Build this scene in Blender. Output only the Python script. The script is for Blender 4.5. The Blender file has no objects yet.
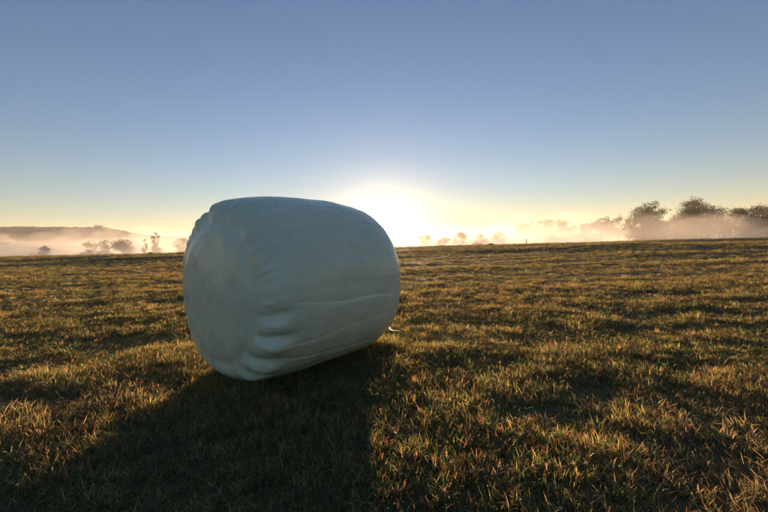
import bpy, math, random
import numpy as np
from mathutils import Vector, Matrix

# ------------------------------------------------------------------ camera, sky, sun, exposure
scene = bpy.context.scene
COL = scene.collection
R = math.radians
FPX = 360.0                     # focal length in pixels of a 768 px wide frame
CAM_H = 0.82
PITCH = 9.0 / FPX
ROLL = R(1.4)

cam_data = bpy.data.cameras.new("camera")
cam_data.sensor_width = 36.0
cam_data.lens = 36.0 * FPX / 768.0
cam_data.clip_start = 0.02
cam_data.clip_end = 6000
cam = bpy.data.objects.new("camera", cam_data)
COL.objects.link(cam)
r0 = Vector((1, 0, 0)); u0 = Vector((0, math.sin(PITCH), math.cos(PITCH)))
fw = Vector((0, math.cos(PITCH), -math.sin(PITCH)))
rt = r0 * math.cos(ROLL) - u0 * math.sin(ROLL)
up = u0 * math.cos(ROLL) + r0 * math.sin(ROLL)
M = Matrix((rt, up, -fw)).transposed().to_4x4()
M.translation = Vector((0, 0, CAM_H))
cam.matrix_world = M
scene.camera = cam

SUN_EL = R(2.75)
SUN_AZ = R(0.1)                 # clockwise from +Y
SUN_DIR = Vector((math.sin(SUN_AZ) * math.cos(SUN_EL), math.cos(SUN_AZ) * math.cos(SUN_EL), math.sin(SUN_EL)))

world = bpy.data.worlds.new("World")
scene.world = world
world.use_nodes = True
wn = world.node_tree.nodes; wl = world.node_tree.links
wn.clear()
sky = wn.new("ShaderNodeTexSky")
sky.sky_type = 'NISHITA'
sky.sun_disc = False
sky.sun_elevation = SUN_EL
sky.sun_rotation = SUN_AZ
sky.altitude = 300
sky.air_density = 1.22
sky.dust_density = 0.1
sky.ozone_density = 3.8
bg = wn.new("ShaderNodeBackground")
bg.inputs[1].default_value = 0.057
out = wn.new("ShaderNodeOutputWorld")
wl.new(sky.outputs[0], bg.inputs[0])
wl.new(bg.outputs[0], out.inputs[0])

sun_data = bpy.data.lights.new("sun", 'SUN')
sun_data.energy = 5.0
sun_data.angle = R(0.53)
sun_data.color = (1.0, 0.65, 0.37)
sun = bpy.data.objects.new("sun", sun_data)
COL.objects.link(sun)
sun.rotation_euler = SUN_DIR.to_track_quat('Z', 'Y').to_euler()
sun.location = (0, 30, 30)

scene.view_settings.view_transform = 'Standard'
scene.view_settings.look = 'None'
scene.view_settings.exposure = 2.35
scene.view_settings.gamma = 1.0
scene.view_settings.use_curve_mapping = False
scene.render.engine = 'CYCLES'
scene.cycles.use_denoising = True
scene.cycles.use_adaptive_sampling = True
scene.cycles.adaptive_threshold = 0.02
scene.cycles.max_bounces = 5
scene.cycles.diffuse_bounces = 2
scene.cycles.transmission_bounces = 4
scene.cycles.volume_bounces = 0
scene.cycles.sample_clamp_indirect = 6.0

# ------------------------------------------------------------------ small helpers
def hash2(ix, iy, seed):
    h = (ix.astype(np.int64) * 374761393 + iy.astype(np.int64) * 668265263 + seed * 1442695041) & 0xFFFFFFFF
    h = ((h ^ (h >> 13)) * 1274126177) & 0xFFFFFFFF
    h = (h ^ (h >> 16)) & 0xFFFFFFFF
    return h / 4294967295.0

def vnoise(x, y, seed=0):
    """value noise in 0..1"""
    x = np.asarray(x, float); y = np.asarray(y, float)
    ix = np.floor(x); iy = np.floor(y)
    fx = x - ix; fy = y - iy
    fx = fx * fx * fx * (fx * (fx * 6 - 15) + 10); fy = fy * fy * fy * (fy * (fy * 6 - 15) + 10)
    a = hash2(ix, iy, seed); b = hash2(ix + 1, iy, seed); c = hash2(ix, iy + 1, seed); d = hash2(ix + 1, iy + 1, seed)
    return (a * (1 - fx) + b * fx) * (1 - fy) + (c * (1 - fx) + d * fx) * fy

def fbm(x, y, seed=0, octaves=3):
    s = 0; a = 0.5; t = 0
    for o in range(octaves):
        s = s + a * vnoise(x * 2 ** o, y * 2 ** o, seed + o * 17); t += a; a *= 0.5
    return s / t

def sstep(a, b, x):
    t = np.clip((x - a) / (b - a), 0, 1)
    return t * t * (3 - 2 * t)

def tag(o, label=None, cat=None, group=None, kind=None):
    if label: o["label"] = label
    if cat: o["category"] = cat
    if group: o["group"] = group
    if kind: o["kind"] = kind
    return o

def mesh_obj(name, verts, faces, mat, parent=None, smooth=True):
    me = bpy.data.meshes.new(name)
    me.from_pydata(np.asarray(verts).tolist() if isinstance(verts, np.ndarray) else verts, [], np.asarray(faces).tolist() if isinstance(faces, np.ndarray) else faces)
    if smooth: me.polygons.foreach_set("use_smooth", [True] * len(me.polygons))
    me.materials.append(mat); me.update()
    o = bpy.data.objects.new(name, me); COL.objects.link(o)
    if parent is not None: o.parent = parent
    return o

def empty(name, loc, rz=0):
    o = bpy.data.objects.new(name, None); COL.objects.link(o)
    o.location = loc; o.rotation_euler = (0, 0, rz); o.empty_display_size = 0.3
    return o

def new_mat(name):
    m = bpy.data.materials.new(name); m.use_nodes = True
    m.node_tree.nodes.clear()
    o = m.node_tree.nodes.new("ShaderNodeOutputMaterial")
    return m, m.node_tree.nodes, m.node_tree.links, o

def grid_faces(ny, nx, wrap=False):
    i = np.arange(ny - 1)[:, None]; j = np.arange(nx if wrap else nx - 1)[None]
    a = i * nx + j; b = i * nx + (j + 1) % nx
    return np.stack([a, b, b + nx, a + nx], -1).reshape(-1, 4)

def px_dir(px, py):
    """direction in world space of a photo pixel"""
    U = (px - 384) / FPX; V = (256 - py) / FPX
    return rt * U + up * V + fw

def at(px, dist):
    """world x, y of a thing seen at column px, dist metres ahead"""
    py = 247 - (px - 384) * math.tan(ROLL)
    d = px_dir(px, py)
    return d.x / d.y * dist, dist

# ------------------------------------------------------------------ materials
def mat_ground():
    m, n, l, o = new_mat("field_soil")
    tc = n.new("ShaderNodeTexCoord")
    mp = n.new("ShaderNodeMapping"); mp.inputs["Scale"].default_value = (0.35, 1.0, 1.0)
    l.new(tc.outputs["Object"], mp.inputs[0])
    n1 = n.new("ShaderNodeTexNoise"); n1.inputs["Scale"].default_value = 0.9; n1.inputs["Detail"].default_value = 6
    n2 = n.new("ShaderNodeTexNoise"); n2.inputs["Scale"].default_value = 22; n2.inputs["Detail"].default_value = 4
    l.new(mp.outputs[0], n1.inputs[0]); l.new(tc.outputs["Object"], n2.inputs[0])
    cr = n.new("ShaderNodeValToRGB")
    e = cr.color_ramp.elements
    e[0].position = 0.3; e[0].color = (0.045, 0.055, 0.018, 1)
    e[1].position = 0.72; e[1].color = (0.17, 0.115, 0.045, 1)
    x = e.new(0.5); x.color = (0.09, 0.085, 0.03, 1)
    ad = n.new("ShaderNodeMath"); ad.operation = 'MULTIPLY_ADD'; ad.inputs[1].default_value = 0.45
    l.new(n2.outputs[0], ad.inputs[0])
    sc = n.new("ShaderNodeMath"); sc.operation = 'MULTIPLY'; sc.inputs[1].default_value = 0.55
    l.new(n1.outputs[0], sc.inputs[0]); l.new(sc.outputs[0], ad.inputs[2])
    l.new(ad.outputs[0], cr.inputs[0])
    b = n.new("ShaderNodeBump"); b.inputs["Strength"].default_value = 0.9; b.inputs["Distance"].default_value = 0.03
    l.new(n2.outputs[0], b.inputs["Height"])
    d = n.new("ShaderNodeBsdfPrincipled"); d.inputs["Roughness"].default_value = 0.9
    d.inputs["Specular IOR Level"].default_value = 0.15
    l.new(cr.outputs[0], d.inputs["Base Color"]); l.new(b.outputs[0], d.inputs["Normal"])
    l.new(d.outputs[0], o.inputs[0])
    return m

def mat_grass():
    m, n, l, o = new_mat("grass_blades")
    at_ = n.new("ShaderNodeAttribute"); at_.attribute_name = "tone"
    dry = n.new("ShaderNodeAttribute"); dry.attribute_type = 'INSTANCER'; dry.attribute_name = "dry"
    oi = n.new("ShaderNodeObjectInfo")
    mx = n.new("ShaderNodeMix"); mx.data_type = 'RGBA'
    mx.inputs[7].default_value = (0.25, 0.175, 0.08, 1)
    l.new(dry.outputs["Fac"], mx.inputs[0]); l.new(at_.outputs["Color"], mx.inputs[6])
    hs = n.new("ShaderNodeHueSaturation")
    mr = n.new("ShaderNodeMapRange"); mr.inputs[3].default_value = 0.65; mr.inputs[4].default_value = 1.3
    l.new(oi.outputs["Random"], mr.inputs[0]); l.new(mr.outputs[0], hs.inputs["Value"])
    l.new(mx.outputs[2], hs.inputs["Color"])
    di = n.new("ShaderNodeBsdfDiffuse")
    tr = n.new("ShaderNodeBsdfTranslucent")
    gl = n.new("ShaderNodeBsdfGlossy"); gl.inputs["Roughness"].default_value = 0.45; gl.inputs[0].default_value = (0.8, 0.8, 0.8, 1)
    tg = n.new("ShaderNodeHueSaturation"); tg.inputs["Value"].default_value = 2.35; tg.inputs["Saturation"].default_value = 1.05
    l.new(hs.outputs[0], tg.inputs["Color"])
    l.new(hs.outputs[0], di.inputs[0]); l.new(tg.outputs[0], tr.inputs[0])
    m1 = n.new("ShaderNodeMixShader"); m1.inputs[0].default_value = 0.5
    l.new(di.outputs[0], m1.inputs[1]); l.new(tr.outputs[0], m1.inputs[2])
    m2 = n.new("ShaderNodeMixShader"); m2.inputs[0].default_value = 0.04
    l.new(m1.outputs[0], m2.inputs[1]); l.new(gl.outputs[0], m2.inputs[2])
    l.new(m2.outputs[0], o.inputs[0])
    return m

def mat_leaf(name, c1, c2):
    m, n, l, o = new_mat(name)
    g = n.new("ShaderNodeNewGeometry")
    cr = n.new("ShaderNodeValToRGB"); e = cr.color_ramp.elements
    e[0].color = (*c1, 1); e[1].color = (*c2, 1)
    l.new(g.outputs["Random Per Island"], cr.inputs[0])
    di = n.new("ShaderNodeBsdfDiffuse"); tr = n.new("ShaderNodeBsdfTranslucent")
    l.new(cr.outputs[0], di.inputs[0]); l.new(cr.outputs[0], tr.inputs[0])
    m1 = n.new("ShaderNodeMixShader"); m1.inputs[0].default_value = 0.3
    l.new(di.outputs[0], m1.inputs[1]); l.new(tr.outputs[0], m1.inputs[2])
    l.new(m1.outputs[0], o.inputs[0])
    return m

def mat_plain(name, col, rough=0.9, nscale=4.0, var=0.3):
    m, n, l, o = new_mat(name)
    tc = n.new("ShaderNodeTexCoord")
    nz = n.new("ShaderNodeTexNoise"); nz.inputs["Scale"].default_value = nscale; nz.inputs["Detail"].default_value = 5
    l.new(tc.outputs["Object"], nz.inputs[0])
    cr = n.new("ShaderNodeValToRGB"); e = cr.color_ramp.elements
    e[0].position = 0.3; e[1].position = 0.7
    e[0].color = (*[c * (1 - var) for c in col], 1); e[1].color = (*[c * (1 + var) for c in col], 1)
    l.new(nz.outputs[0], cr.inputs[0])
    d = n.new("ShaderNodeBsdfPrincipled"); d.inputs["Roughness"].default_value = rough
    d.inputs["Specular IOR Level"].default_value = 0.2
    l.new(cr.outputs[0], d.inputs["Base Color"]); l.new(d.outputs[0], o.inputs[0])
    return m

def mat_film(name, translucent=0.0):
    m, n, l, o = new_mat(name)
    tc = n.new("ShaderNodeTexCoord")
    def noise(scale, detail, src=None, dist=0.0):
        t_ = n.new("ShaderNodeTexNoise"); t_.inputs["Scale"].default_value = scale; t_.inputs["Detail"].default_value = detail; t_.inputs["Distortion"].default_value = dist
        l.new(src if src is not None else tc.outputs["Object"], t_.inputs[0])
        return t_.outputs[0]
    def ramp(src, p0, c0, p1, c1):
        cr = n.new("ShaderNodeValToRGB"); e = cr.color_ramp.elements
        e[0].position = p0; e[1].position = p1; e[0].color = (*c0, 1); e[1].color = (*c1, 1)
        l.new(src, cr.inputs[0]); return cr.outputs[0]
    def mapping(sc, rot=(0, 0, 0)):
        mp = n.new("ShaderNodeMapping"); mp.inputs["Scale"].default_value = sc; mp.inputs["Rotation"].default_value = rot
        l.new(tc.outputs["Object"], mp.inputs[0]); return mp.outputs[0]
    base = ramp(noise(5, 6), .3, (0.76, 0.77, 0.57), .75, (0.84, 0.84, 0.64))
    # dust and dried splashes, mostly picked up near the ground
    sep = n.new("ShaderNodeSeparateXYZ"); l.new(tc.outputs["Object"], sep.inputs[0])
    low = n.new("ShaderNodeMapRange"); low.inputs[1].default_value = 0.5; low.inputs[2].default_value = 0.0; low.inputs[3].default_value = 0.04; low.inputs[4].default_value = 0.30
    l.new(sep.outputs[2], low.inputs[0])
    sp = ramp(noise(16, 8, None, .6), .52, (0, 0, 0), .66, (1, 1, 1))
    mu = n.new("ShaderNodeMath"); mu.operation = 'MULTIPLY'; l.new(low.outputs[0], mu.inputs[0]); l.new(sp, mu.inputs[1])
    mx = n.new("ShaderNodeMix"); mx.data_type = 'RGBA'; mx.inputs[7].default_value = (0.16, 0.13, 0.08, 1)
    l.new(mu.outputs[0], mx.inputs[0]); l.new(base, mx.inputs[6])
    # fine stretch wrinkles: along the turns of film, and sharp little creases
    w1 = noise(2.2, 5, mapping((2.0, 26.0, 26.0)), .4)
    b = n.new("ShaderNodeBump"); b.inputs["Strength"].default_value = 0.07; b.inputs["Distance"].default_value = 0.01
    l.new(w1, b.inputs["Height"])
    vo = n.new("ShaderNodeTexVoronoi"); vo.feature = 'DISTANCE_TO_EDGE'; vo.inputs["Scale"].default_value = 5.5
    wv = n.new("ShaderNodeVectorMath"); wv.operation = 'ADD'
    nv = n.new("ShaderNodeTexNoise"); nv.inputs["Scale"].default_value = 6; nv.inputs["Detail"].default_value = 3
    l.new(mapping((.45, 1.0, 1.5), (.5, .2, .3)), nv.inputs[0]); l.new(nv.outputs[1], wv.inputs[0]); l.new(mapping((.45, 1.0, 1.5), (.5, .2, .3)), wv.inputs[1])
    l.new(wv.outputs[0], vo.inputs[0])
    cre = ramp(vo.outputs[0], 0.0, (0, 0, 0), .09, (1, 1, 1))
    b1 = n.new("ShaderNodeBump"); b1.inputs["Strength"].default_value = 0.07; b1.inputs["Distance"].default_value = 0.006
    l.new(cre, b1.inputs["Height"]); l.new(b.outputs[0], b1.inputs["Normal"])
    b2 = n.new("ShaderNodeBump"); b2.inputs["Strength"].default_value = 0.035; b2.inputs["Distance"].default_value = 0.004
    l.new(noise(55, 3), b2.inputs["Height"]); l.new(b1.outputs[0], b2.inputs["Normal"])
    d = n.new("ShaderNodeBsdfPrincipled")
    ro = n.new("ShaderNodeMapRange"); ro.inputs[3].default_value = 0.18; ro.inputs[4].default_value = 0.38
    l.new(noise(9, 5), ro.inputs[0]); l.new(ro.outputs[0], d.inputs["Roughness"])
    d.inputs["Specular IOR Level"].default_value = 0.5
    l.new(mx.outputs[2], d.inputs["Base Color"]); l.new(b2.outputs[0], d.inputs["Normal"])
    if translucent:
        tr = n.new("ShaderNodeBsdfTranslucent"); tr.inputs[0].default_value = (0.85, 0.9, 0.85, 1)
        ms = n.new("ShaderNodeMixShader"); ms.inputs[0].default_value = translucent
        l.new(d.outputs[0], ms.inputs[1]); l.new(tr.outputs[0], ms.inputs[2]); l.new(ms.outputs[0], o.inputs[0])
    else:
        l.new(d.outputs[0], o.inputs[0])
    return m

def mat_volume(name, density, aniso, col, fog_density=0.0, fog_aniso=0.0):
    m, n, l, o = new_mat(name)
    v = n.new("ShaderNodeVolumePrincipled")
    v.inputs["Color"].default_value = (*col, 1)
    v.inputs["Density"].default_value = density
    v.inputs["Anisotropy"].default_value = aniso
    if fog_density:                 # the larger droplets scatter sharply forward
        v2 = n.new("ShaderNodeVolumePrincipled")
        v2.inputs["Color"].default_value = (*col, 1)
        v2.inputs["Density"].default_value = fog_density
        v2.inputs["Anisotropy"].default_value = fog_aniso
        ad = n.new("ShaderNodeAddShader")
        l.new(v.outputs[0], ad.inputs[0]); l.new(v2.outputs[0], ad.inputs[1]); l.new(ad.outputs[0], o.inputs["Volume"])
    else:
        l.new(v.outputs[0], o.inputs["Volume"])
    return m

M_GROUND = mat_ground()
M_GRASS = mat_grass()
M_FILM = mat_film("bale_film")
M_FLAP = mat_film("loose_film", 0.75)
M_BARK = mat_plain("bark", (0.07, 0.055, 0.04), 0.95, 3.0)
M_LEAF_A = mat_leaf("leaf_olive", (0.045, 0.05, 0.02), (0.09, 0.085, 0.035))
M_LEAF_B = mat_leaf("leaf_autumn", (0.06, 0.05, 0.02), (0.12, 0.085, 0.035))
M_HILL = mat_plain("wooded_hill", (0.15, 0.125, 0.085), 0.95, 0.05)
M_SOIL = mat_plain("bare_earth", (0.12, 0.055, 0.035), 0.95, 2.0)
M_WOOD = mat_plain("weathered_wood", (0.12, 0.09, 0.06), 0.9, 3.0)

# ------------------------------------------------------------------ ground
def ridge_noise(x, y):
    """windrow-like ridges of the mown field, running slightly askew"""
    xr = x * 0.97 + y * 0.24; yr = y * 0.97 - x * 0.24
    return fbm(xr * 0.22, yr * 0.75, 5, 3)

def ground_z(x, y):
    x = np.asarray(x, float); y = np.asarray(y, float)
    d = np.hypot(x, y)
    z = 0.80 * sstep(8, 54, y) + 0.0 * x
    z = z + (ridge_noise(x, y) - 0.5) * (0.02 * sstep(1.5, 5, d) + 0.09 * sstep(7, 22, d))
    z = z + (fbm(x * 3.2, y * 4.0, 11, 2) - 0.5) * 0.03 * sstep(0.8, 2, d)
    z = z + (fbm(x * 0.05, y * 0.08, 23, 2) - 0.5) * 0.5 * sstep(12, 40, d)
    edge = 54 + 6 * (fbm(x * 0.012, y * 0 + 0.3, 31, 2) - 0.5)
    z = z - 4.2 * sstep(edge, edge + 20, y)
    z = z - 2.0 * sstep(120, 400, np.abs(x)) * (1 - sstep(200, 300, y))
    return z

def spaced(lo, hi, fine, growth):
    a = [0.0]
    s = fine
    while a[-1] < hi: a.append(a[-1] + s); s *= growth
    b = [0.0]; s = fine
    while b[-1] > lo: b.append(b[-1] - s); s *= growth
    return np.array(b[:0:-1] + a)

gx = spaced(-1500, 1500, 0.05, 1.028)
gy = spaced(-120, 1500, 0.06, 1.018)
GX, GY = np.meshgrid(gx, gy)
GZ = ground_z(GX, GY)
V = np.stack([GX, GY, GZ], -1).reshape(-1, 3)
ground = mesh_obj("ground", V, grid_faces(len(gy), len(gx)), M_GROUND)
tag(ground, "mown meadow soil with thatch under the grass", None, None, "structure")

# ------------------------------------------------------------------ hill behind the mist
def ridge_height(px):
    """height in metres of the far ridge above eye level, by direction"""
    xs = [-400, 0, 50, 85, 100, 115, 140, 165, 188, 208, 380, 420, 505, 560, 600, 660, 768, 1200]
    hs = [40, 37, 35.5, 34, 34, 31, 24, 20, 19, 6, 5, 5, 5, 6, 15, 17, 16, 18]
    return np.interp(px, xs, hs)

HD = 650.0
az = np.linspace(-1.25, 1.25, 1300)
px = 384 + FPX * np.tan(np.clip(az, -1.2, 1.2))
crest_z = ridge_height(px) * HD * np.cos(az) / 450.0 + CAM_H
rows = []
rad_ = np.concatenate([np.linspace(HD - 130, HD, 34), np.linspace(HD + 8, HD + 190, 10)])
for rr in rad_:
    f_ = 1 - abs(rr - HD) / (130.0 if rr < HD else 200.0)
    hh = f_ * f_ * (3 - 2 * f_)
    X_ = np.sin(az) * rr; Y_ = np.cos(az) * rr
    canopy = np.abs(fbm(X_ / 6.0, Y_ / 6.0, 41, 3) - .5) * 5.5 - 1.0
    zz = -7 + (crest_z + 7) * hh + canopy * min(1, hh * 3)
    rows.append(np.stack([X_, Y_, zz], -1))
Vh = np.concatenate(rows)
hill = mesh_obj("hill", Vh, grid_faces(len(rows), len(az)), M_HILL)
tag(hill, "long low wooded hill behind the mist", None, None, "structure")

# ------------------------------------------------------------------ the bale
BX, BY, BAZ = -0.655, 2.655, 0.885
BR, BSQ, BL, BPW, BFL = 0.62, 0.966, 0.617, 5.8, 0.03

def noise1(t, seed): return fbm(t, t * 0 + 0.37, seed, 3)

def build_bale():
    NP, NT = 420, 760
    # profile in equal arc length
    ph = np.linspace(-math.pi / 2, math.pi / 2, 6001)
    t = np.sign(ph) * np.abs(np.sin(ph)) ** (2 / BPW) * BL
    r = np.abs(np.cos(ph)) ** (2 / BPW) * BR
    t[0], r[0] = -BL, 0; t[-1], r[-1] = BL, 0
    arc = np.concatenate([[0], np.cumsum(np.hypot(np.diff(t), np.diff(r)))])
    s = np.linspace(0.004, arc[-1] - 0.004, NP)
    ti = np.interp(s, arc, t); ri = np.interp(s, arc, r)
    dt = np.gradient(ti, s); dr = np.gradient(ri, s)
    th = np.linspace(0, 2 * math.pi, NT, endpoint=False)
    T, TH = np.meshgrid(ti, th, indexing='ij'); RR = np.repeat(ri[:, None], NT, 1); S = np.repeat(s[:, None], NT, 1)
    A = RR * np.cos(TH); Z = RR * np.sin(TH)
    nA = dt[:, None] * np.cos(TH); nZ = dt[:, None] * np.sin(TH); nT = -dr[:, None] + 0 * TH      # outward normal (axis, across, up)
    sgn = np.where(T < 0, -1, 1)
    # weights: end face, shoulder, barrel
    fr = RR / BR
    shoulder_pos = 0.5 * (arc[-1] - 2 * BL * 0.0)
    end_s = np.minimum(S, arc[-1] - S)                       # arc length from the nearest face centre
    w_face = 1 - sstep(0.42, 0.55, end_s)
    w_sh = np.exp(-((end_s - 0.57) / 0.085) ** 2)
    w_bar = sstep(0.58, 0.72, end_s)
    D = np.zeros_like(T)
    # broad lumps of the pressed grass under the film
    def n3(k, sd):
        return (vnoise(A * k + 7.3, Z * k + 3.1, sd) + vnoise(T * k + 5.7, A * k + 9.2, sd + 1) + vnoise(Z * k + 1.9, T * k + 8.8, sd + 2)) / 3 * 2 - 1
    D += n3(2.3, 51) * 0.030
    D += n3(7.0, 55) * 0.008
    D += 0.022 * np.exp(-((T - 0.08) / 0.36) ** 2) * np.clip(np.sin(TH), 0, 1)
    # pleats gathered round the shoulder
    side_ = np.where(sgn < 0, 1.0, 0.35)
    q = TH * 6 + 2.2 * np.sin(TH * 2.0 + sgn)
    pl = np.abs(2 * (fbm(q, S * 2.2 + sgn * 4, 61, 3)) - 1)
    top_ = 0.12 + 0.88 * sstep(0.35, 0.95, np.sin(TH))
    D += side_ * top_ * w_sh * (pl - 0.35) * 0.022
    q2 = TH * 26
    D += side_ * top_ * w_sh * (vnoise(q2 + sgn * 13, S * 5, 63) - 0.5) * 0.018
    # crisp lapped pleats where the film is gathered over the edge
    for fq, amp, s0, ws, sd in ((44, .011, .545, .050, 64), (71, .006, .60, .060, 66)):
        u = TH * fq / 6.28318 + 2.6 * (fbm(TH * 3, S * 3 + sgn * 3, sd, 2) - .5) + (end_s - s0) * 2.2
        fr_ = u - np.floor(u)
        hgt = hash2(np.floor(u), sgn, sd)
        D += side_ * (.22 + .9 * top_) * amp * (.3 + 1.2 * hgt) * (fr_ ** 2.2 * sstep(1.0, .88, fr_) - .25) * np.exp(-((end_s - s0) / ws) ** 2)
    # deep tucks where the film folds over the front edge (angle, arc position, depth, half width in angle, half length)
    for a0, s0, dep, wa, ws in ((190, .58, .022, 3.6, .075), (204, .59, .034, 3.0, .08), (222, .59, .032, 3.4, .085), (238, .585, .024, 3.0, .07),
                                (140, .57, .010, 4.0, .07), (120, .57, .02, 5, .08), (98, .57, .016, 4, .08), (75, .56, .02, 5, .09)):
        da = (np.degrees(TH) - a0 + 180) % 360 - 180
        da = da + (S - s0) * 25
        w = np.exp(-(da / wa) ** 2 - ((S - s0) / ws) ** 2)
        D -= dep * w
        D += dep * 0.6 * np.exp(-((da - 2.2 * wa) / (1.4 * wa)) ** 2 - ((S - s0) / ws) ** 2)
    # film layers: overlapping turns step across the end faces on the slant
    for k, (ang, fq, amp) in enumerate(((R(52), 17, .0018), (R(-35), 9, .0020), (R(40), 48, .0008))):
        u = A * math.cos(ang + math.pi / 2) + Z * math.sin(ang + math.pi / 2); v = A * math.cos(ang) + Z * math.sin(ang)
        D += w_face * amp * 2 * (fbm(u * fq + 20, v * 1.6 + 10 + sgn, 71 + k, 2) - 0.5)
    # end faces: dished rim, bulging middle
    D += w_face * (0.014 * np.exp(-(end_s / 0.3) ** 2) - 0.016 * np.exp(-((end_s - 0.465) / 0.05) ** 2)) + w_sh * 0.006
    # barrel: lapped film edges run round the axis, slightly askew
    for a0, sk, amp in ((150, 6, .0035), (161, -3, .009), (187, 4, .003), (205, -7, .003), (222, 5, .004), (238, -4, .0035), (125, 5, .003), (100, -4, .003)):
        aa = (np.degrees(TH) - a0 - sk * (T / BL) - 3 * (vnoise(S * 3, 0 * S + a0, 81) - .5) + 180) % 360 - 180
        D += w_bar * amp * (sstep(-0.6, 0.6, aa) * np.exp(-np.clip(aa, 0, None) / 7) - 0.6 * np.exp(-(aa / 1.6) ** 2))
    D += w_bar * (vnoise(TH * 20, S * 2.0, 91) - .5) * 0.0022
    A = A + nA * D; Z = Z + nZ * D; T = T + nT * D
    Z = Z * BSQ + BR * BSQ
    # weight: the underside is flattened on the ground and the sides swell a little
    base = BFL * BR
    Z = np.where(Z < base * 2, base + (Z - base) * 0.28 * 0 + np.clip(Z - base, -1, None) * np.where(Z < base, 0.05, 1), Z) - base
    Vb = np.stack([T, A, Z], -1).reshape(-1, 3)
    F = grid_faces(NP, NT, True)
    c0 = len(Vb); c1 = c0 + 1
    ends = np.array([[T[0].mean(), A[0].mean(), Z[0].mean()], [T[-1].mean(), A[-1].mean(), Z[-1].mean()]])
    Vb = np.concatenate([Vb, ends])
    j = np.arange(NT)
    tri0 = np.stack([j, np.full(NT, c0), (j + 1) % NT], -1)
    o_ = (NP - 1) * NT
    tri1 = np.stack([o_ + j, o_ + (j + 1) % NT, np.full(NT, c1)], -1)
    faces = F[:, ::-1].tolist() + tri0[:, ::-1].tolist() + tri1[:, ::-1].tolist()
    root = empty("silage_bale", (BX, BY, float(ground_z(BX, BY)) - 0.012), BAZ)
    tag(root, "large round silage bale in pale green plastic film lying on the mown meadow", "silage bale")
    mesh_obj("film_wrap", Vb, faces, M_FILM, root)
    return root

bale = build_bale()

def strip(name, pts, widths, side, thick, mat, parent=None):
    """thin curled ribbon with real thickness"""
    P = np.array(pts, float); W = np.array(widths, float); side = np.array(side, float)
    tan = np.gradient(P, axis=0)
    V_, F_ = [], []
    for p, w, t_ in zip(P, W, tan):
        sd = side - t_ * (side @ t_) / (t_ @ t_); sd /= np.linalg.norm(sd)
        nn = np.cross(t_, sd); nn /= np.linalg.norm(nn)
        for a_, b_ in ((-1, -1), (1, -1), (1, 1), (-1, 1)):
            V_.append(p + sd * a_ * w / 2 + nn * b_ * thick / 2)
    for i in range(len(P) - 1):
        for k in range(4):
            F_.append((i * 4 + k, i * 4 + (k + 1) % 4, i * 4 + 4 + (k + 1) % 4, i * 4 + 4 + k))
    F_.append((0, 1, 2, 3)); n_ = (len(P) - 1) * 4; F_.append((n_ + 3, n_ + 2, n_ + 1, n_))
    return mesh_obj(name, [tuple(v) for v in V_], F_, mat, parent)

# loose tail of film sticking out under the far end, in the bale's own frame
def to_bale(p):
    d = Vector(p) - Vector(bale.location)
    c, s = math.cos(-BAZ), math.sin(-BAZ)
    return (d.x * c - d.y * s, d.x * s + d.y * c, d.z)
tail = [to_bale(p) for p in ((-.08, 3.36, .03), (-.03, 3.37, .050), (.000, 3.365, .066), (.018, 3.37, .060), (.028, 3.36, .067), (.040, 3.365, .048), (.052, 3.355, .042), (.075, 3.36, .034), (.10, 3.35, .036), (.135, 3.36, .026))]
strip("film_tail", tail, (.03, .034, .036, .026, .03, .020, .014, .006, .005, .003), (0.3, 0.5, 0.8), .0006, M_FLAP, bale)["label"] = "loose white end of film glowing in the low sun"

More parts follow.
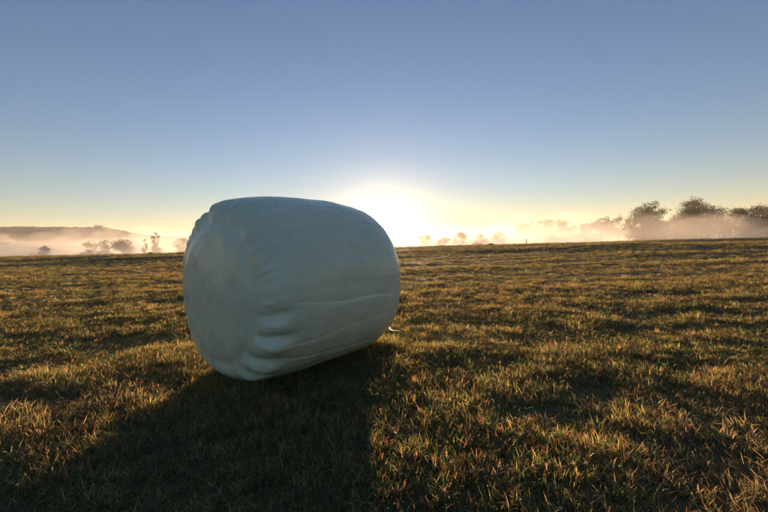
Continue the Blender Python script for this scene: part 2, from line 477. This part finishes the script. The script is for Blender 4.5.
# ------------------------------------------------------------------ trees
def make_tree(name, label, cat, group, px, dist, top_px, width, base_z=None, leaves=2600, mat=M_LEAF_A, lobes=None, seed=0, leaf=0.5, bare=0.25, narrow=1.0):
    rng = np.random.default_rng(seed)
    x, y = at(px, dist)
    z0 = float(ground_z(x, y)) if base_z is None else base_z
    hy = 247 - (px - 384) * math.tan(ROLL)
    H = (hy - top_px) / FPX * dist + CAM_H - z0
    root = empty(name, (x, y, z0 - 0.1))
    tag(root, label, cat, group)
    if lobes is None:
        lobes = []
        for k in range(9):
            a_ = rng.uniform(0, 6.28); rr = rng.uniform(0.1, 0.36) * width
            hz = rng.uniform(0.35, 0.85)
            lobes.append((math.cos(a_) * rr, math.sin(a_) * rr * 0.8, hz * H, rng.uniform(.14, .24) * width * narrow, rng.uniform(.10, .18) * H))
        lobes.append((0, 0, H * 0.86, .2 * width, .14 * H))
    else:
        lobes = [(lx * width, rng.uniform(-.2, .2) * width, lz * H, lr * width, lh * H) for lx, lz, lr, lh in lobes]
    # trunk and limbs
    V_, F_ = [], []
    def tube(p0, p1, ra, rb, n_=6, seg=4):
        p0 = np.array(p0); p1 = np.array(p1); base = len(V_)
        d = p1 - p0; d_ = d / np.linalg.norm(d)
        e1 = np.cross(d_, [0.3, 0.9, 0.2]); e1 /= np.linalg.norm(e1); e2 = np.cross(d_, e1)
        off = np.zeros(3)
        for i in range(seg + 1):
            f_ = i / seg
            if 0 < i < seg: off = rng.normal(size=3) * np.linalg.norm(d) * 0.03
            else: off = np.zeros(3)
            c = p0 + d * f_ + off; rad = ra + (rb - ra) * f_
            for k in range(n_):
                an = 6.2832 * k / n_
                V_.append(tuple(c + (e1 * math.cos(an) + e2 * math.sin(an)) * rad))
        for i in range(seg):
            for k in range(n_):
                F_.append((base + i * n_ + k, base + i * n_ + (k + 1) % n_, base + (i + 1) * n_ + (k + 1) % n_, base + (i + 1) * n_ + k))
    tr = 0.022 * H + 0.05
    fork = (0, 0, 0.32 * H)
    tube((0, 0, 0), fork, tr * 1.25, tr * 0.8, 8)
    for lx, ly, lz, lr, lh in lobes:
        tube((0, 0, min(fork[2], lz * 0.7) * rng.uniform(.8, 1)), (lx, ly, lz), tr * 0.5, tr * 0.12)
        for q in range(3):
            d = rng.normal(size=3); d /= np.linalg.norm(d); d[2] = abs(d[2])
            tube((lx * .8, ly * .8, lz * .92), (lx + d[0] * lr * 1.1, ly + d[1] * lr * 1.1, lz + d[2] * lh * 1.15), tr * .14, tr * .04, 5, 3)
    mesh_obj("trunk", V_, F_, M_BARK, root)
    # crown: leaf sprays gathered in clumps
    vol = np.array([lr * lr * lh for *_, lr, lh in lobes]) ** 0.7; vol /= vol.sum()
    leaves = int(leaves * (2.2 if leaf < .4 else 2.9)); leaf = leaf if leaf < .4 else leaf * .72
    nc = max(20, leaves // 22)
    li = rng.choice(len(lobes), nc, p=vol)
    L = np.array(lobes)[li]
    d = rng.normal(size=(nc, 3)); d /= np.linalg.norm(d, axis=1)[:, None]
    rad = rng.uniform(0.3, 1.3, nc) ** 0.75
    C = L[:, :3] + d * np.stack([L[:, 3], L[:, 3], L[:, 4]], -1) * rad[:, None]
    keep = rng.random(nc) > bare * 0.5
    C = C[keep]
    ncl = len(C)
    per = leaves // ncl
    P = np.repeat(C, per, 0) + rng.normal(size=(ncl * per, 3)) * np.array([.055, .055, .04]) * width ** 0.8 * 1.3
    P[:, 2] = np.maximum(P[:, 2], 0.12 * H)
    nL = len(P)
    a1 = rng.normal(size=(nL, 3)); a1 /= np.linalg.norm(a1, axis=1)[:, None]
    a2 = np.cross(a1, rng.normal(size=(nL, 3))); a2 /= np.linalg.norm(a2, axis=1)[:, None]
    sz = leaf * 1.25 * rng.uniform(.5, 1.1, nL)[:, None]
    Q = np.stack([P - a1 * sz * .5, P + a2 * sz * .28, P + a1 * sz * .5, P - a2 * sz * .28], 1).reshape(-1, 3)
    Fq = np.arange(nL * 4).reshape(-1, 4)
    mesh_obj("crown", Q, Fq, mat, root, smooth=False)
    return root

GT = "tall trees rising out of the mist"
make_tree("oak_tree", "ragged tree above the mist with a bare forked limb reaching out beside its crown", "tree", GT, 645, 125, 201, 11.2, seed=3, leaves=9000, mat=M_LEAF_A, bare=.5, leaf=.38,
          lobes=[(-.30, .72, .22, .14), (-.10, .68, .27, .16), (-.38, .52, .16, .14), (.00, .86, .14, .10), (.17, .90, .13, .09), (.14, .66, .22, .16), (.30, .58, .18, .16), (.47, .78, .11, .05), (.32, .76, .12, .07), (0, .45, .42, .18), (-.2, .3, .32, .16), (.25, .32, .32, .16)])
make_tree("oak_tree", "broadest domed tree above the mist with a lower shoulder toward the ragged tree", "tree", GT, 697, 125, 198, 18, seed=5, leaves=13000, bare=.6, leaf=.38,
          lobes=[(.02, .90, .14, .09), (.14, .82, .16, .12), (-.10, .78, .14, .12), (.26, .68, .17, .14), (-.33, .70, .12, .10), (-.25, .58, .22, .15), (.05, .6, .28, .18), (.36, .52, .14, .14), (-.42, .5, .12, .12), (0, .36, .4, .16), (.25, .36, .24, .16), (-.3, .34, .24, .16)])
make_tree("oak_tree", "wide leafy tree with a finely broken top beyond the broad domed tree", "tree", GT, 752, 125, 206, 16, seed=8, leaves=11000, bare=.7, leaf=.36,
          lobes=[(-.34, .84, .13, .10), (-.12, .88, .14, .09), (.08, .86, .13, .10), (.28, .92, .14, .08), (-.42, .6, .13, .16), (-.15, .62, .24, .2), (.15, .62, .24, .2), (.42, .7, .16, .18), (-.2, .36, .28, .18), (.2, .36, .28, .18)])
make_tree("oak_tree", "tree closing the end of the misty row past the broken topped one", "tree", GT, 795, 128, 203, 16.5, seed=9, leaves=5000, bare=.4)
make_tree("bush", "small hazy bush between the broad tree and its neighbour", "bush", "bushes in the mist", 725, 118, 224, 4, seed=12, leaves=900, leaf=.4)

# a dim wood further back
GW = "trees of the dim wood across the valley"
wood_label = ("tree at the open end of the dim wood beside the golden mist", "second tree of the dim wood from its open end", "flat topped tree in the dim wood", "tallest tree of the dim wood's square clump",
              "tree closing the square clump of the dim wood", "low tree in the gap past the dim wood's square clump", "first tree of the faint belt leading to the ragged tree", "second tree of the faint belt leading to the ragged tree",
              "middle tree of the faint belt leading to the ragged tree", "highest tree of the faint belt leading to the ragged tree", "last tree of the faint belt, touching the ragged tree's crown", "faint tree seen in the gap after the ragged tree", "faint tree against the broad domed tree's shoulder")
for k, (px, top, w, d) in enumerate(((519, 223, 18, 390), (529, 221, 19, 396), (540, 220, 19, 388), (550, 219, 19, 394), (560, 219.5, 18, 390), (571, 225, 19, 395),
                                     (586, 222, 15, 270), (597, 219, 15, 275), (608, 217, 15, 268), (619, 216.5, 15, 274), (630, 218, 14, 270), (664, 220, 16, 270), (672, 219, 16, 275))):
    make_tree("valley_tree", wood_label[k], "tree", GW, px, d, top, w * 1.15, seed=30 + k, leaves=1500, leaf=1.0, bare=.1, mat=M_LEAF_A)
# small trees under the sun glare
GS = "small trees in the golden mist"
for k, (px, top, w) in enumerate(((425, 234.5, 10), (442, 237, 8.5), (460, 232, 11.5), (481, 233.5, 11), (500, 231.5, 11))):
    make_tree("meadow_tree", ("pale tree in the golden mist, the one closest to the bale's lit edge", "lowest pale tree in the golden mist", "fullest tree of the golden mist row", "loose tree in the golden mist next to the fullest one", "faintest tree in the golden mist beside the dim wood")[k], "tree", GS, px, 205, top, w * .9, seed=60 + k, leaves=1300, leaf=.6, mat=M_LEAF_B, bare=.2)
# left side
GL = "trees in the mist below the hill"
make_tree("bush", "lone round bush in the mist below the high end of the hill", "bush", "bushes in the mist", 44, 150, 246, 6.6, seed=80, leaves=1100, leaf=.45, bare=.1)
make_tree("meadow_tree", "open tree of a pair in the mist, on the lone bush's side", "tree", GL, 89, 150, 240.5, 7.5, seed=81, leaves=1300, leaf=.45)
make_tree("meadow_tree", "open tree of a pair in the mist, on the broad tree's side", "tree", GL, 104, 152, 240.5, 6.8, seed=82, leaves=1300, leaf=.45)
make_tree("meadow_tree", "broad dense tree in the mist below the hill", "tree", GL, 125, 150, 239, 11.5, seed=83, leaves=2200, leaf=.45, bare=.1)
make_tree("poplar_tree", "tall thin tree in the mist standing over a round bush", "tree", GL, 156, 175, 231, 6.0, seed=84, leaves=900, leaf=.45, narrow=.7, bare=.5)
make_tree("poplar_tree", "slender sparse tree in the mist between the broad tree and the round bush", "tree", GL, 145, 185, 238, 4, seed=87, leaves=400, leaf=.45, narrow=.6, bare=.6)
make_tree("bush", "round bush in the mist at the foot of the tall thin tree", "bush", "bushes in the mist", 157, 145, 245.5, 4.8, seed=85, leaves=900, leaf=.4, bare=.1)
make_tree("meadow_tree", "tree in the mist half hidden by the bale's flat end", "tree", GL, 183, 160, 238, 8.5, seed=86, leaves=1500, leaf=.45)
make_tree("bush", "low wide bush in the mist between the lone bush and the field edge", "bush", "bushes in the mist", 32, 150, 253, 5, seed=88, leaves=500, leaf=.4)
make_tree("hilltop_tree", "single tree crowning the hill's brow", "tree", None, 101, 580, 224.5, 17, base_z=33.0, seed=89, leaves=1200, leaf=.9, bare=.1)

# ------------------------------------------------------------------ small far things on the field edge
def lump(name, px, dist, w, h, mat, label, cat, seed):
    x, y = at(px, dist)
    n_, m_ = 9, 20
    V_, F_ = [], []
    rng = np.random.default_rng(seed)
    for i in range(n_):
        f_ = i / (n_ - 1)
        for k in range(m_):
            a_ = 6.2832 * k / m_
            rr = (1 - f_) ** 0.7 * (1 + 0.18 * rng.normal())
            V_.append((math.cos(a_) * w / 2 * rr, math.sin(a_) * w / 3 * rr, h * f_ ** 1.1 * (1 + .1 * rng.normal()) - 0.05))
    F_ = grid_faces(n_, m_, True).tolist()
    o = mesh_obj(name, V_, F_, mat)
    o.location = (x, y, float(ground_z(x, y)))
    return tag(o, label, cat)
lump("earth_heap", 491, 50, 1.5, .28, M_SOIL, "low reddish heap of earth on the field edge under the golden mist", "heap", 4)
lump("earth_heap", 150.5, 50, 1.4, .3, M_WOOD, "low dark heap on the field edge below the misty hill", "heap", 5)

def wooden_post(px, dist, h):
    x, y = at(px, dist)
    root = empty("fence_post", (x, y, float(ground_z(x, y)) - 0.05))
    V_, F_ = [], []
    n_ = 8
    for z_, rr in ((0, .07), (h * .5, .066), (h - .05, .062), (h, .04)):
        for k in range(n_):
            V_.append((math.cos(6.2832 * k / n_) * rr, math.sin(6.2832 * k / n_) * rr, z_))
    F_ = grid_faces(4, n_, True).tolist() + [list(range(24, 32))]
    mesh_obj("post", V_, F_, M_WOOD, root, False)
    return root
tag(wooden_post(526.5, 50, .8), "short wooden post on the field edge before the dim wood", "post")

# ------------------------------------------------------------------ grass
def tuft_mesh(name, kind, seed):
    rng = np.random.default_rng(seed)
    V_, F_, C_ = [], [], []
    def blade(base, az_, lean, length, width, col, curl, seg=3):
        b0 = len(V_)
        dx, dy = math.cos(az_), math.sin(az_); sx, sy = -dy, dx
        p = np.array([base[0], base[1], base[2] if len(base) > 2 else 0.0]); ang = lean
        tw = rng.uniform(-.7, .7)
        for i in range(seg + 1):
            f_ = i / seg
            w = width * (1 - f_ ** 1.6) * .5
            cx, cy = sx * math.cos(tw * f_), sy * math.cos(tw * f_)
            if i < seg:
                V_.append((p[0] - cx * w, p[1] - cy * w, p[2] - math.sin(tw * f_) * w)); V_.append((p[0] + cx * w, p[1] + cy * w, p[2] + math.sin(tw * f_) * w))
                C_.extend([col, col])
            else:
                V_.append(tuple(p)); C_.append(col)
            p = p + np.array([dx * math.sin(ang), dy * math.sin(ang), math.cos(ang)]) * length / seg
            ang += curl / seg
        for i in range(seg - 1):
            a = b0 + 2 * i; F_.append((a, a + 1, a + 3, a + 2))
        a = b0 + 2 * (seg - 1); F_.append((a, a + 1, a + 2))
    greens = [(.055, .10, .02), (.075, .125, .026), (.10, .14, .034), (.045, .085, .022), (.12, .135, .04)]
    straws = [(.30, .21, .085), (.24, .155, .06), (.36, .27, .12), (.19, .12, .05)]
    reds = [(.22, .075, .035), (.26, .11, .05), (.17, .06, .035)]
    def pick(mixs):
        u = rng.random()
        pool = greens if u < mixs[0] else straws if u < mixs[0] + mixs[1] else reds
        c = np.array(pool[rng.integers(len(pool))]) * rng.uniform(.8, 1.2)
        return (*c, 1.0)
    if kind == "short":
        for i in range(34):
            rr = .08 * math.sqrt(rng.random()); a = rng.uniform(0, 6.283)
            blade((rr * math.cos(a), rr * math.sin(a)), rng.uniform(0, 6.283), rng.uniform(.1, 1.0), rng.uniform(.022, .05), rng.uniform(.003, .0055), pick((.70, .24)), rng.uniform(.1, 2.0))
    elif kind == "long":
        for i in range(44):
            rr = .06 * math.sqrt(rng.random()); a = rng.uniform(0, 6.283)
            blade((rr * math.cos(a), rr * math.sin(a)), a + rng.normal() * 1.0, rng.uniform(.0, .8), rng.uniform(.035, .085), rng.uniform(.003, .0055), pick((.60, .34)), rng.uniform(.6, 2.6), 4)
    elif kind == "litter":
        for i in range(20):
            rr = .09 * math.sqrt(rng.random()); a = rng.uniform(0, 6.283)
            blade((rr * math.cos(a), rr * math.sin(a), rng.uniform(.004, .04)), rng.uniform(0, 6.283), rng.uniform(1.0, 1.75), rng.uniform(.03, .075), rng.uniform(.0022, .004), pick((.25, .65)), rng.uniform(-.8, .9), 3)
    elif kind == "stubble":
        for i in range(22):
            rr = .05 * math.sqrt(rng.random()); a = rng.uniform(0, 6.283)
            blade((rr * math.cos(a), rr * math.sin(a)), rng.uniform(0, 6.283), rng.uniform(.0, .9), rng.uniform(.025, .06), rng.uniform(.0025, .0045), pick((.35, .6)), rng.uniform(0, 1.3), 3)
    elif kind == "herb":
        for i in range(9):
            a = rng.uniform(0, 6.283); c = pick((.5, .05))
            blade((0.01 * math.cos(a), .01 * math.sin(a)), a, rng.uniform(.3, 1.0), rng.uniform(.04, .075), rng.uniform(.014, .024), c, rng.uniform(.3, 1.2), 4)
    me = bpy.data.meshes.new(name)
    me.from_pydata(V_, [], F_)
    ca = me.color_attributes.new("tone", 'FLOAT_COLOR', 'POINT')
    ca.data.foreach_set("color", np.array(C_, dtype=np.float32).ravel())
    me.materials.append(M_GRASS)
    return bpy.data.objects.new(name, me)

kinds = ["short"] * 5 + ["long"] * 4 + ["litter"] * 3 + ["stubble"] * 3 + ["herb"] * 2
START = {"short": (0, 5), "long": (5, 4), "litter": (9, 3), "stubble": (12, 3), "herb": (15, 2)}
tuft_col = bpy.data.collections.new("grass_tufts")
for i, k in enumerate(kinds):
    tuft_col.objects.link(tuft_mesh("tuft_%02d" % i, k, 200 + i))

def scatter():
    rng = np.random.default_rng(77)
    xs, ys = [], []
    # rings of falling density
    rings = [(0.0, 3.0, 1150), (3.0, 5.0, 640), (5.0, 8.0, 250), (8, 13, 95), (13, 20, 42), (20, 32, 18), (32, 50, 8), (50, 85, 3.6)]
    for a, b, n_ in rings:
        half = 1.22 * b + 1.6
        cnt = int((b - a + (0.6 if a == 0 else 0)) * 2 * half * n_)
        x = rng.uniform(-half, half, cnt); y = rng.uniform(a - (0.6 if a == 0 else 0), b, cnt)
        k = np.abs(x) < 1.22 * np.maximum(y, 0) + 1.6
        xs.append(x[k]); ys.append(y[k])
    x = np.concatenate(xs); y = np.concatenate(ys)
    d = np.hypot(x, y)
    # nothing under the bale
    c, s = math.cos(-BAZ), math.sin(-BAZ)
    lx = (x - BX) * c - (y - BY) * s; ly = (x - BX) * s + (y - BY) * c
    m_ = 700
    fx_ = rng.uniform(-.62, .62, m_); fy_ = rng.uniform(.17, .40, m_) * rng.choice([-1, 1], m_)
    ca_, sa_ = math.cos(BAZ), math.sin(BAZ)
    x = np.concatenate([x, BX + fx_ * ca_ - fy_ * sa_]); y = np.concatenate([y, BY + fx_ * sa_ + fy_ * ca_])
    m2 = 260
    fx_ = rng.uniform(.56, .72, m2) * rng.choice([-1, 1], m2); fy_ = rng.uniform(-.4, .4, m2)
    x = np.concatenate([x, BX + fx_ * ca_ - fy_ * sa_]); y = np.concatenate([y, BY + fx_ * sa_ + fy_ * ca_])
    d = np.hypot(x, y)
    lx = (x - BX) * c - (y - BY) * s; ly = (x - BX) * s + (y - BY) * c
    # thin out in bare patches
    bare = fbm(x * 1.1, y * 1.5, 301, 3)
    keep = ~((np.abs(lx) < .55) & (np.abs(ly) < .16)) & (rng.random(len(x)) < 0.35 + 1.3 * sstep(.30, .55, bare))
    x, y, d, bare = x[keep], y[keep], d[keep], bare[keep]
    n = len(x)
    tall = sstep(.42, .66, fbm(x * 2.6 + 9, y * 3.0, 311, 3)) * .8 + sstep(.45, .65, ridge_noise(x, y)) * .35
    drym = sstep(.40, .66, fbm(x * .35, y * .6, 321, 3))
    stripe = .5 + .5 * np.sin(6.2832 * (y * .97 - x * .24 + .5 * fbm(x * .3, y * .3, 341, 2)) / 2.7)
    tall = tall * (.85 + .3 * stripe)
    u = rng.random(n)
    idx = np.zeros(n, int)
    pl = .12 + .45 * tall                     # long tufts
    pt = .14 + .16 * drym                     # litter
    ps = .12 + .15 * drym                     # stubble
    ph = .03
    kindi = np.where(u < pl, 1, np.where(u < pl + pt, 2, np.where(u < pl + pt + ps, 3, np.where(u < pl + pt + ps + ph, 4, 0))))
    for ki, k in enumerate(("short", "long", "litter", "stubble", "herb")):
        a, m = START[k]
        sel = kindi == ki
        idx[sel] = a + rng.integers(0, m, sel.sum())
    grow = .66 + .34 * sstep(2, 7, d) + 2.6 * sstep(3, 60, d)
    sz = rng.uniform(.75, 1.3, n)
    foot = np.exp(-(np.maximum(np.abs((x - BX) * c - (y - BY) * s) - .6, 0) / .12) ** 2 - (np.maximum(np.abs((x - BX) * s + (y - BY) * c) - .3, 0) / .12) ** 2)
    hz = (1 + .5 * foot) * sz * (.44 + .44 * tall) * (1 + .8 * sstep(4, 50, d))
    scl = np.stack([sz * grow, sz * grow, hz], -1)
    rot = np.stack([rng.normal(size=n) * .22, rng.normal(size=n) * .22, rng.uniform(0, 6.283, n)], -1)
    dry = np.clip(.0 + .30 * drym + .10 * stripe + rng.normal(size=n) * .15, 0, .9)
    z = ground_z(x, y) - .004
    me = bpy.data.meshes.new("grass")
    me.from_pydata(np.stack([x, y, z], -1).tolist(), [], [])
    def attr(nm, ty, data, key):
        a_ = me.attributes.new(nm, ty, 'POINT'); a_.data.foreach_set(key, np.asarray(data).ravel())
    attr("scl", 'FLOAT_VECTOR', scl.astype(np.float32), "vector")
    attr("rot", 'FLOAT_VECTOR', rot.astype(np.float32), "vector")
    attr("pick", 'INT', idx.astype(np.int32), "value")
    attr("dry", 'FLOAT', dry.astype(np.float32), "value")
    o = bpy.data.objects.new("grass", me); COL.objects.link(o)
    me.materials.append(M_GRASS)
    ng = bpy.data.node_groups.new("grass_scatter", 'GeometryNodeTree')
    ng.interface.new_socket("Geometry", in_out='INPUT', socket_type='NodeSocketGeometry')
    ng.interface.new_socket("Geometry", in_out='OUTPUT', socket_type='NodeSocketGeometry')
    N = ng.nodes; Lk = ng.links
    gi = N.new("NodeGroupInput"); go = N.new("NodeGroupOutput")
    ci = N.new("GeometryNodeCollectionInfo"); ci.inputs[0].default_value = tuft_col
    ci.inputs["Separate Children"].default_value = True; ci.inputs["Reset Children"].default_value = True
    ip = N.new("GeometryNodeInstanceOnPoints"); ip.inputs["Pick Instance"].default_value = True
    def named(nm, ty):
        a_ = N.new("GeometryNodeInputNamedAttribute"); a_.data_type = ty; a_.inputs["Name"].default_value = nm
        return a_.outputs["Attribute"]
    er = N.new("FunctionNodeEulerToRotation")
    Lk.new(named("rot", 'FLOAT_VECTOR'), er.inputs[0])
    Lk.new(gi.outputs[0], ip.inputs["Points"]); Lk.new(ci.outputs[0], ip.inputs["Instance"])
    Lk.new(named("pick", 'INT'), ip.inputs["Instance Index"])
    Lk.new(er.outputs[0], ip.inputs["Rotation"]); Lk.new(named("scl", 'FLOAT_VECTOR'), ip.inputs["Scale"])
    Lk.new(ip.outputs[0], go.inputs[0])
    md = o.modifiers.new("scatter", 'NODES'); md.node_group = ng
    print("tufts", n)
    return o
grass = scatter()
tag(grass, "short mown meadow grass with dry straw and clover", "grass", None, "stuff")

# ------------------------------------------------------------------ mist banks and haze
def mist_bank(px, dist, width, depth, top, density, label, seed, aniso=0.35):
    """closed bank of even mist lying in the valley: thick at the ground, thinning to an uneven crest"""
    x, y = at(px, dist)
    nx_, ny_ = 70, 25
    u = np.linspace(-1, 1, nx_); v = np.linspace(-1, 1, ny_)
    U_, V2 = np.meshgrid(u, v, indexing='ij')
    crest = top * ((.62 if width < 400 else .82) + (.76 if width < 400 else .36) * fbm(u * width / max(42, width / 7) + seed * 3.7, u * 0 + .5, 400 + seed, 2)) * (1 - np.abs(u) ** 4)
    yo = depth * .25 * (fbm(u * width / 60 + seed, u * 0 + .2, 420 + seed, 2) - .5)
    prof = (1 - np.abs(V2)) ** 1.5
    Zt = crest[:, None] * prof * (.85 + .3 * vnoise(U_ * width / 14, V2 * depth / 14, 430 + seed)) + .02
    X_ = U_ * width / 2; Y_ = V2 * depth / 2 * (1 - .6 * np.abs(U_) ** 3) + yo[:, None]
    topv = np.stack([X_, Y_, Zt], -1).reshape(-1, 3)
    botv = np.stack([X_, Y_, 0 * Zt - 2.5], -1).reshape(-1, 3)
    n_ = len(topv)
    F_ = grid_faces(nx_, ny_)
    ring = [i * ny_ for i in range(nx_)] + [(nx_ - 1) * ny_ + j for j in range(1, ny_)] + [i * ny_ + ny_ - 1 for i in range(nx_ - 2, -1, -1)] + [j for j in range(ny_ - 2, 0, -1)]
    walls = [(ring[k], ring[(k + 1) % len(ring)], ring[(k + 1) % len(ring)] + n_, ring[k] + n_) for k in range(len(ring))]
    faces = F_[:, ::-1].tolist() + (F_ + n_).tolist() + walls
    o = mesh_obj("mist_bank", np.concatenate([topv, botv]), faces, mat_volume("mist_%d" % seed, density, aniso, (.97, .95, .93)), None, False)
    o.location = (x, y, -3.4)
    return tag(o, label, "mist", None, "stuff")
mist_bank(690, 86, 190, 56, 12, .017, "ground mist drifting before the tall trees", 1)
mist_bank(600, 190, 280, 90, 14, .008, "bright ground mist drifting before the faint tree belt", 2)
mist_bank(70, 122, 260, 90, 11, .016, "pale ground mist round the bushes below the hill", 3)
mist_bank(420, 150, 220, 100, 10.5, .010, "golden ground mist lying in the valley under the sun", 4)
mist_bank(384, 320, 1100, 110, 23, .008, "thin high mist veiling the dim wood", 5)
mist_bank(10, 290, 600, 150, 26, .006, "pale high mist veiling the wooded hill", 6)

bx0, bx1, by0, by1, bz0, bz1 = -1550, 1550, -130, 1550, -14, 62
Vx = [(a, b, c) for c in (bz0, bz1) for b in (by0, by1) for a in (bx0, bx1)]
Fx = [(0, 2, 3, 1), (4, 5, 7, 6), (0, 1, 5, 4), (2, 6, 7, 3), (0, 4, 6, 2), (1, 3, 7, 5)]
hz = mesh_obj("haze", Vx, Fx, mat_volume("haze_air", .00029, .25, (.97, .96, .95), .000011, .92), None, False)
tag(hz, "thin warm morning haze over the whole valley", "haze", None, "stuff")
